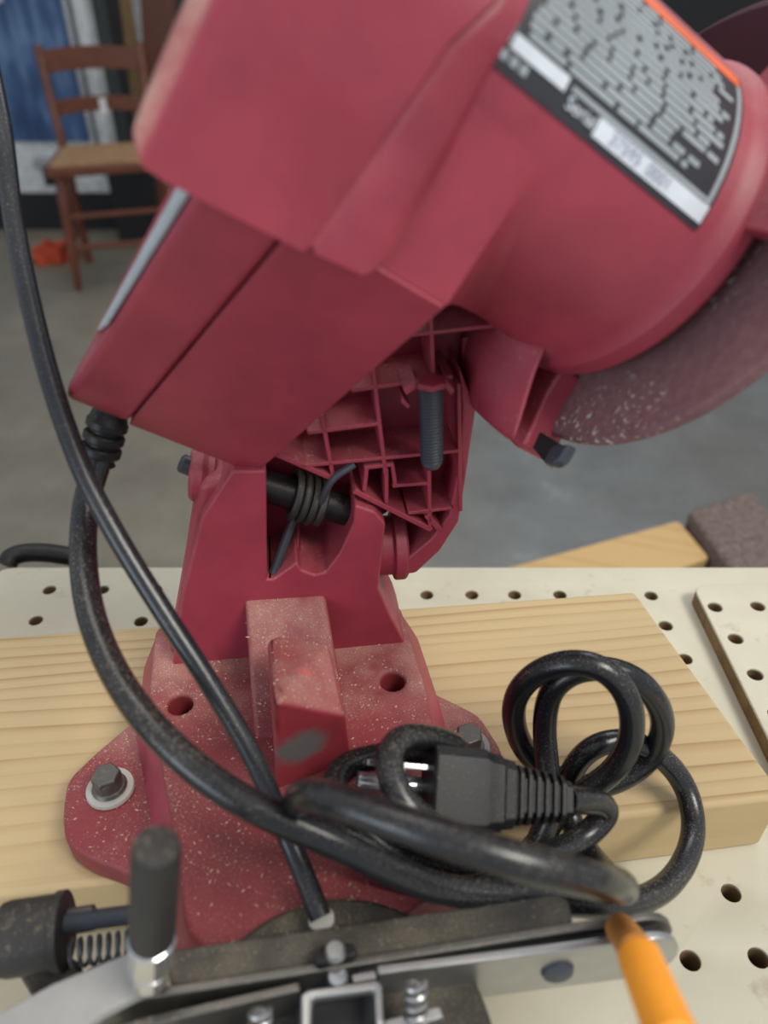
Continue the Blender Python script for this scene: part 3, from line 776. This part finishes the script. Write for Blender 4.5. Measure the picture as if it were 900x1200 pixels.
# handle with chrome stud on a lever
g1 = atd(183, 990, .137)
g0 = atd(178, 1098, .155)
gr = obj('clamp_grip', lathe(frame_to(g0, g1), [(.0041, 0), (.0046, .0006), (.0045, (g1 - g0).length - .0018), (.0041, (g1 - g0).length - .0003), (.0030, (g1 - g0).length)], 32), M['grip'], vise)
sdir = (g1 - g0).normalized()
obj('stud', lathe(frame_to(g0 - sdir * .010, g0), [(.0042, 0), (.0048, .0006), (.0048, .0096), (.0042, .010)], 24), M['chrome'], gr)
obj('stud', lathe(frame_to(g0 - sdir * .0175, g0 - sdir * .010), [(.0026, 0), (.0039, .0008), (.0039, .005), (.0026, .0058), (.0026, .0075)], 24), M['chrome'], gr)
zl = .0785
obj('clamp_lever', down([(-40, 1215), (0, 1186), (62, 1152), (150, 1116), (176, 1114), (192, 1132), (190, 1152), (120, 1188), (60, 1232), (-20, 1240)], zl, .003), plastic('satin_plate', (.34, .335, .32), .45), gr, .0006)
# adjusting knob with rods and a spring at the left
zk = .062
k0 = onz(-2, 1102, zk); k1 = onz(80, 1090, zk); kd = (k1 - k0).normalized(); kL = (k1 - k0).length
kn = obj('adjusting_knob', lathe(frame_to(k0, k1), [(.006, 0), (.0084, .0012), (.0088, .003), (.0088, kL - .003), (.0094, kL - .0026), (.0094, kL - .0006), (.008, kL)], 40), M['grip'], vise)
obj('threaded_rod', threaded(k1 + MZ * .0035, onz(185, 1068, zk + .0035), .0025, .0009, 0, 18), M['dark_steel'], kn)
obj('rod_sleeve', rod(onz(80, 1080, zk + .002), onz(110, 1075, zk + .002), .0031), M['zinc'], kn)
obj('knob_spring', helix(onz(82, 1118, zk - .002), onz(170, 1104, zk - .002), .0031, .00055, 8, 6, 16), M['dark_steel'], kn)
obj('knob_bracket', down([(22, 1142), (30, 1128), (84, 1120), (95, 1130), (90, 1158), (40, 1172)], .056, .012), M['iron'], vise, .001)
obj('knob_bracket', down([(92, 1150), (100, 1134), (125, 1124), (148, 1130), (150, 1160), (110, 1170)], .052, .01), M['black'], vise, .001)
# post under the vise down to the bench
obj('vise_foot', lathe(Matrix.Translation((tc.x, tc.y, .0005)), [(.022, 0), (.022, .0455)], 40), M['iron'], vise)

# ================================================================== power cord and plug
pc_ = thing('power_cord', tuple(atd(640, 960, .245)), 'black power cord looped in a loose coil with a plug, beside the red base', 'cord')
path = [(122, 516, .2205), (114, 545, .2205), (101, 590, .219), (97, 650, .213), (105, 715, .204), (127, 775, .195), (162, 832, .186), (212, 886, .180), (270, 930, .177), (330, 961, .176), (395, 988, .178),
        (455, 1018, .182), (520, 1043, .188), (600, 1050, .194), (680, 1058, .202), (735, 1060, .210), (785, 1036, .226), (812, 985, .243), (807, 932, .252), (782, 893, .252), (742, 869, .248), (702, 872, .245), (674, 896, .247),
        (664, 932, .250), (674, 975, .246), (700, 1012, .232), (722, 1036, .212), (731, 1042, .188), (724, 1037, .167), (700, 1032, .153), (640, 1018, .147), (570, 998, .146), (500, 975, .148), (430, 951, .153), (382, 935, .159),
        (355, 933, .168), (350, 945, .182), (374, 966, .196), (412, 992, .203), (465, 1026, .206), (530, 1044, .206), (590, 1032, .211), (628, 995, .222), (643, 945, .236), (641, 895, .240), (638, 850, .239), (646, 810, .235),
        (676, 786, .231), (720, 785, .230), (757, 805, .233), (777, 842, .240), (767, 882, .249), (735, 910, .252), (697, 922, .253), (655, 912, .255), (620, 886, .251), (603, 850, .244), (605, 815, .236), (630, 788, .229),
        (670, 776, .223), (710, 786, .221), (737, 820, .223), (740, 865, .228), (720, 902, .233), (688, 926, .238), (655, 952, .243), (630, 988, .238), (590, 1022, .226), (530, 1026, .214), (470, 1004, .206), (422, 970, .206),
        (392, 932, .211), (402, 900, .218), (440, 887, .222), (500, 880, .222), (535, 876, .219), (505, 866, .210), (472, 866, .202), (456, 888, .196), (466, 930, .191), (498, 964, .190), (550, 996, .196), (615, 1008, .207),
        (675, 988, .221), (710, 955, .224), (702, 941, .221), (682, 938, .215), (664, 937, .211)]
cp = smooth_path([atd(*c) for c in path], 7)
obj('cord', tube(cp, .00375, 16, relax=6), M['rubber'], pc_)
# strain relief at the cover
sr0 = atd(126, 496, .218); sr1 = atd(112, 552, .2225)
L = (sr1 - sr0).length; prof = [(.0046, -.004)]
for k in range(3):
    h = k * .0040 - .001
    prof += [(.0054, h), (.0058, h + .0005), (.0058, h + .0022), (.0054, h + .0027), (.0043, h + .0028), (.0043, h + .0039)]
prof += [(.0050, .012), (.0044, .0126)]
obj('strain_relief', lathe(frame_to(sr0, sr1), prof, 28), M['black'], pc_)
# plug
pr = atd(664, 937, .211); pleft = atd(500, 922, .205)
ex = (pleft - pr).normalized(); ez = (CAM - (pr + pleft) / 2); ez = (ez - ex * ez.dot(ex)).normalized(); ey = ez.cross(ex)
if ey.dot(UPV) < 0: ey = -ey
PF = fr(pr, ex, ey, ez)
PLn = (pleft - pr).length
def oct_(h, d_, c): return [(-h + c, -d_), (h - c, -d_), (h, -d_ + c), (h, d_ - c), (h - c, d_), (-h + c, d_), (-h, d_ - c), (-h, -d_ + c)]
def plug_sec(x, h, d_, c=.0025): return [PF @ Vector((x, a_, b_)) for a_, b_ in oct_(h, d_, c)]
plug = obj('plug', sweep([plug_sec(x, h, d_) for x, h, d_ in ((PLn * .50, .0085, .0068), (PLn * .51, .0095, .0075), (PLn * .60, .0100, .0078), (PLn * .64, .0108, .0082), (PLn * .985, .0108, .0080), (PLn, .0100, .0074))]), M['black'], pc_, .0006)
obj('plug_shoulder', sweep([plug_sec(x, h, d_) for x, h, d_ in ((PLn * .40, .0072, .0060), (PLn * .42, .0085, .0068), (PLn * .505, .0090, .0072))]), M['black'], plug, .0005)
for k in range(6):
    x = PLn * .055 + k * PLn * .06; h = .0060 + k * .00032
    obj('strain_rib', sweep([plug_sec(x, h, .0056, .002), plug_sec(x + PLn * .036, h + .0002, .0056, .002)]), M['black'], plug, .0004, 1)
obj('strain_core', sweep([plug_sec(0, .0046, .0044, .0015), plug_sec(PLn * .42, .0060, .0048, .0015)]), M['black'], plug)
for yy in (-.0048, .0048):
    obj('prong', box(PF, (PLn + .008, yy, 0), (.018, .0015, .0064)), M['chrome'], plug, .0003)
obj('prong', rod(PF @ Vector((PLn - .001, 0, -.005)), PF @ Vector((PLn + .018, 0, -.005)), .0024), M['chrome'], plug)

# ================================================================== sawdust on the base
dg = bpy.context.evaluated_depsgraph_get()
dg.update()
trees = []
for nme in ('base_flange', 'base_plateau', 'buttress', 'stop_block', 'vise', 'rear_bar'):
    ob = bpy.data.objects[nme]; mw = Matrix.Translation(Vector(ob['_loc']))
    bmx = bmesh.new(); bmx.from_mesh(ob.data); bmx.transform(mw); trees.append(BVHTree.FromBMesh(bmx)); bmx.free()
ds = bmesh.new(); rs = random.Random(5)
cnt = 0
for _ in range(7000):
    x = rs.uniform(-.125, .06); y = rs.uniform(.07, .215)
    best = None
    for t in trees:
        h = t.ray_cast(Vector((x, y, .3)), Vector((0, 0, -1)))
        if h[0] is not None and h[1].z > .5 and (best is None or h[0].z > best.z): best = h[0]
    if best is None: continue
    cl_ = math.sin(x * 130 + 1) * math.sin(y * 170) + rs.uniform(-.6, .9)
    if cl_ < 0 and rs.random() < .75: continue
    s_ = rs.choice([.0002, .00024, .0003, .00034, .0004, .0006]) if y > .1 else rs.choice([.00014, .0002, .00026])
    if (y < .1 or y > .19) and rs.random() < .5: continue
    l_ = s_ * rs.uniform(1, 3.0); t = rs.uniform(0, 6.3)
    d = Vector((math.cos(t), math.sin(t), 0)); e = Vector((-d.y, d.x, 0)); up = Vector((0, 0, rs.uniform(.2, .9) * s_ + .00008))
    q = [best + d * l_ * .5, best + e * s_ * .5, best - d * l_ * .5, best - e * s_ * .5]
    tp = ds.verts.new(best + up); vs = [ds.verts.new(v + Vector((0, 0, -.00002))) for v in q]
    for i in range(4): ds.faces.new((vs[i], vs[(i + 1) % 4], tp))
    cnt += 1
o = obj('sawdust', ds, M['dust_tan'], None); tag(o, 'tan sawdust specks scattered over the red base', 'sawdust', kind='stuff')

# ================================================================== plank and carpeted block beyond the bench
zq = -.25
pk = thing('wooden_bench', (.33, .66, FZ), 'yellow wooden plank bench just beyond the workbench, right of the machine', 'bench')
t4 = [onz(540, 680, zq), onz(796, 610, zq), onz(834, 655, zq), onz(700, 705, zq), onz(560, 760, zq)]
tl = round_poly([(v.x, v.y) for v in [onz(470, 700, zq), onz(795, 610, zq), onz(832, 654, zq), onz(560, 745, zq)]], .006, 3)
obj('top_board', poly_prism([Vector((a_, b_, zq)) for a_, b_ in tl], [Vector((a_, b_, zq - .03)) for a_, b_ in tl]), M['yellow_pine'], pk, .003)
cc = [onz(775, 632, zq), onz(560, 700, zq)]
for c in cc:
    obj('leg', box(ID, (c.x, c.y, (zq - .03 + FZ) / 2), (.035, .035, zq - .03 - FZ)), M['yellow_pine'], pk)
zc = -.235
ct = [onz(806, 597, zc), onz(882, 573, zc), onz(945, 652, zc), onz(874, 690, zc)]
cb_ = ext(ct, (0, 0, FZ - zc))
o = obj('carpeted_block', cb_, M['carpet'], None, .006, 2, loc=(.39, .66, FZ)); tag(o, 'brown carpet covered block standing behind the bench at right', 'block')

# ================================================================== chair
CX, CY = -1.01, 3.07
ch = thing('ladder_back_chair', (CX, CY, FZ), 'red brown wooden ladder back chair with tan seat, by the blue cabinet', 'chair')
SH = .435
def L2(name, pts, r, n=14):
    return obj(name, tube(smooth_path(pts, 6), r, n), M['chair_wood'], ch)
fw, bw, fy, by = .205, .165, CY - .18, CY + .18
zs_ = FZ + SH
for s_ in (-1, 1):
    F_ = frame_to((CX + s_ * (fw + .0) - s_ * -.02 * 0, fy, FZ), (CX + s_ * (fw - .025), fy + .02, zs_ - .02))
    H = SH - .02
    obj('leg', lathe(F_, [(.010, 0), (.013, .02), (.016, .10), (.020, .13), (.016, .16), (.019, .26), (.021, H * .86), (.017, H * .9), (.020, H)], 16), M['chair_wood'], ch)
    obj('back_post', tube(smooth_path([Vector((CX + s_ * bw, by - .02, FZ)), Vector((CX + s_ * bw, by - .03, zs_)), Vector((CX + s_ * (bw + .008), by + .02, zs_ + .18)), Vector((CX + s_ * (bw + .014), by + .06, zs_ + .325))], 6), .0165, 14), M['chair_wood'], ch)
    L2('rung', [Vector((CX + s_ * (fw - .008), fy + .012, FZ + .16)), Vector((CX + s_ * bw, by - .02, FZ + .16))], .010, 10)
for zz in (.155, .265): L2('rung', [Vector((CX - fw + .012, fy + .01, FZ + zz)), Vector((CX, fy + .008, FZ + zz)), Vector((CX + fw - .012, fy + .01, FZ + zz))], .0105, 10)
sl = round_poly([(CX - .23, CY - .205), (CX + .23, CY - .205), (CX + .185, CY + .175), (CX - .185, CY + .175)], .03, 4)
st_ = obj('seat_frame', poly_prism([Vector((a_, b_, zs_ - .032)) for a_, b_ in sl], [Vector((a_, b_, zs_ - .002)) for a_, b_ in sl]), M['chair_wood'], ch, .006)
s2 = grow(sl, -.02 * (1 if sum(sl[i - 1].x * sl[i].y - sl[i].x * sl[i - 1].y for i in range(len(sl))) > 0 else -1))
obj('seat', poly_prism([Vector((a_, b_, zs_ - .004)) for a_, b_ in s2], [Vector((a_, b_, zs_ + .006)) for a_, b_ in s2]), M['cane'], ch, .003)
def slat(z0, hgt, yb, half, bow):
    F0 = []; F1 = []
    for i in range(13):
        t = -1 + i / 6; x = CX + t * half; y = yb + bow * (1 - t * t); k = .012 * (1 - t * t)
        F0.append((x, y, z0 + k)); F1.append((x, y, z0 + hgt + k))
    bm = bmesh.new(); rows = []
    for dx in (0, .012):
        rows.append([[bm.verts.new((x, y + dx, z)) for x, y, z in FF] for FF in (F0, F1)])
    for i in range(12):
        for (A_, B_) in ((rows[0][0], rows[0][1]), (rows[0][1], rows[1][1]), (rows[1][1], rows[1][0]), (rows[1][0], rows[0][0])):
            bm.faces.new((A_[i], A_[i + 1], B_[i + 1], B_[i]))
    for i in (0, 12): bm.faces.new((rows[0][0][i], rows[0][1][i], rows[1][1][i], rows[1][0][i]))
    return obj('back_slat', bm, M['chair_wood'], ch, .002)
slat(zs_ + .235, .075, by + .036, bw + .012, .02)
s3 = slat(zs_ + .10, .050, by + .005, bw + .008, .02)
ch.rotation_euler.z = math.radians(18)
o = obj('paper_tag', box(ID, (CX + .008, by + .012, zs_ + .13), (.026, .004, .052)), M['white_paint'], s3); o['label'] = 'small white paper tag on the lower slat'

# ================================================================== things at the back
VY = 3.62
vm = thing('cabinet', (-1.62, VY, FZ), 'tall white cabinet with blue front panel and metal tray, behind the chair', 'cabinet')
sx = 3.62 / 3.42
X1 = -1.115 * sx
obj('body', box(ID, (X1 - .45, VY + .05, .25), (.90, .10, 1.72)), M['white_paint'], vm, .01)
obj('base', box(ID, (X1 - .45, VY + .06, FZ + .085), (.88, .10, .17)), M['blackish'], vm)
obj('front_panel', box(ID, (X1 - .085 - .38, VY - .004, .335), (.76, .02, 1.46)), M['blue'], vm, .004)
obj('trim_strip', box(ID, (X1 - .055, VY - .006, .33), (.012, .02, 1.5)), M['greypost'], vm)
tr = obj('tray', box(ID, (X1 - .255, VY - .02, -.475), (.17, .05, .035)), M['steel'], vm, .006)
obj('slot', box(ID, (X1 - .255, VY - .004, -.535), (.13, .012, .075)), M['blackish'], tr)
obj('latch', box(ID, (X1 - .40, VY - .018, .115), (.18, .012, .02)), M['white_paint'], vm)
def plank(name, x, y, wd, hgt, lean, tilt, mat, label, cat, th=.02):
    F_ = Matrix.Translation((x, y, FZ)) @ Matrix.Rotation(tilt, 4, 'Y') @ Matrix.Rotation(-lean, 4, 'X')
    o = obj(name, box(F_, (0, 0, hgt / 2), (wd, th, hgt)), mat, None, loc=(x, y, FZ)); return tag(o, label, cat)
plank('post', -1.275, 4.05, .075, 2.6, 0, 0, M['greypost'], 'dark grey upright post beside the blue cabinet', 'post', .08)
plank('tan_board', -1.255, 4.36, .075, 1.6, .08, .03, M['tanboard'], 'tan board leaning on the wall behind the chair', 'board')
plank('white_board', -1.10, 4.20, .08, 1.55, .08, -.03, M['white_paint'], 'narrow white board leaning between tan and red brown boards', 'board')
plank('brown_board', -1.06, 3.92, .15, 1.75, .07, .10, M['brownboard'], 'red brown board leaning behind the right chair post', 'board')
o = obj('black_crate', box(ID, (-.86, 3.62, FZ + .16), (.62, .34, .32)), M['blackish'], None, .01, loc=(-.86, 3.62, FZ)); tag(o, 'black low crate on the floor behind the chair legs', 'crate')
# orange rag heap
bm = bmesh.new(); bmesh.ops.create_icosphere(bm, subdivisions=4, radius=1)
rg = random.Random(2)
from mathutils import noise as mnoise
for v in bm.verts:
    k = 1 + .45 * mnoise.noise(v.co * 2.1) + .2 * mnoise.noise(v.co * 5)
    v.co = Vector((v.co.x * .085 * k, v.co.y * .07 * k, max(-.0, v.co.z * .075 * k)))
    v.co += Vector((-1.37, 3.20, FZ + .001))
o = obj('orange_rag', bm, M['rag'], None, loc=(-1.37, 3.20, FZ)); tag(o, 'crumpled orange rag on the floor left of the chair', 'rag')
# dark shelf unit far right
cb2 = thing('shelf_unit', (1.4, 3.75, FZ), 'dark shelf unit with yellow edged strips, far right behind the grinder', 'shelf')
obj('case', box(ID, (1.4, 3.75, .10), (.9, .4, 1.74)), M['blackish'], cb2, .01)
for xx, zz, wx, wz in ((1.30, .245, .13, .016), (1.235, .20, .014, .10), (1.30, .155, .13, .016)): obj('edge_strip', box(ID, (xx, 3.545, zz), (wx, .012, wz)), M['tanboard'], cb2)

# tidy helper properties
for o in bpy.data.objects:
    if '_loc' in o: del o['_loc']
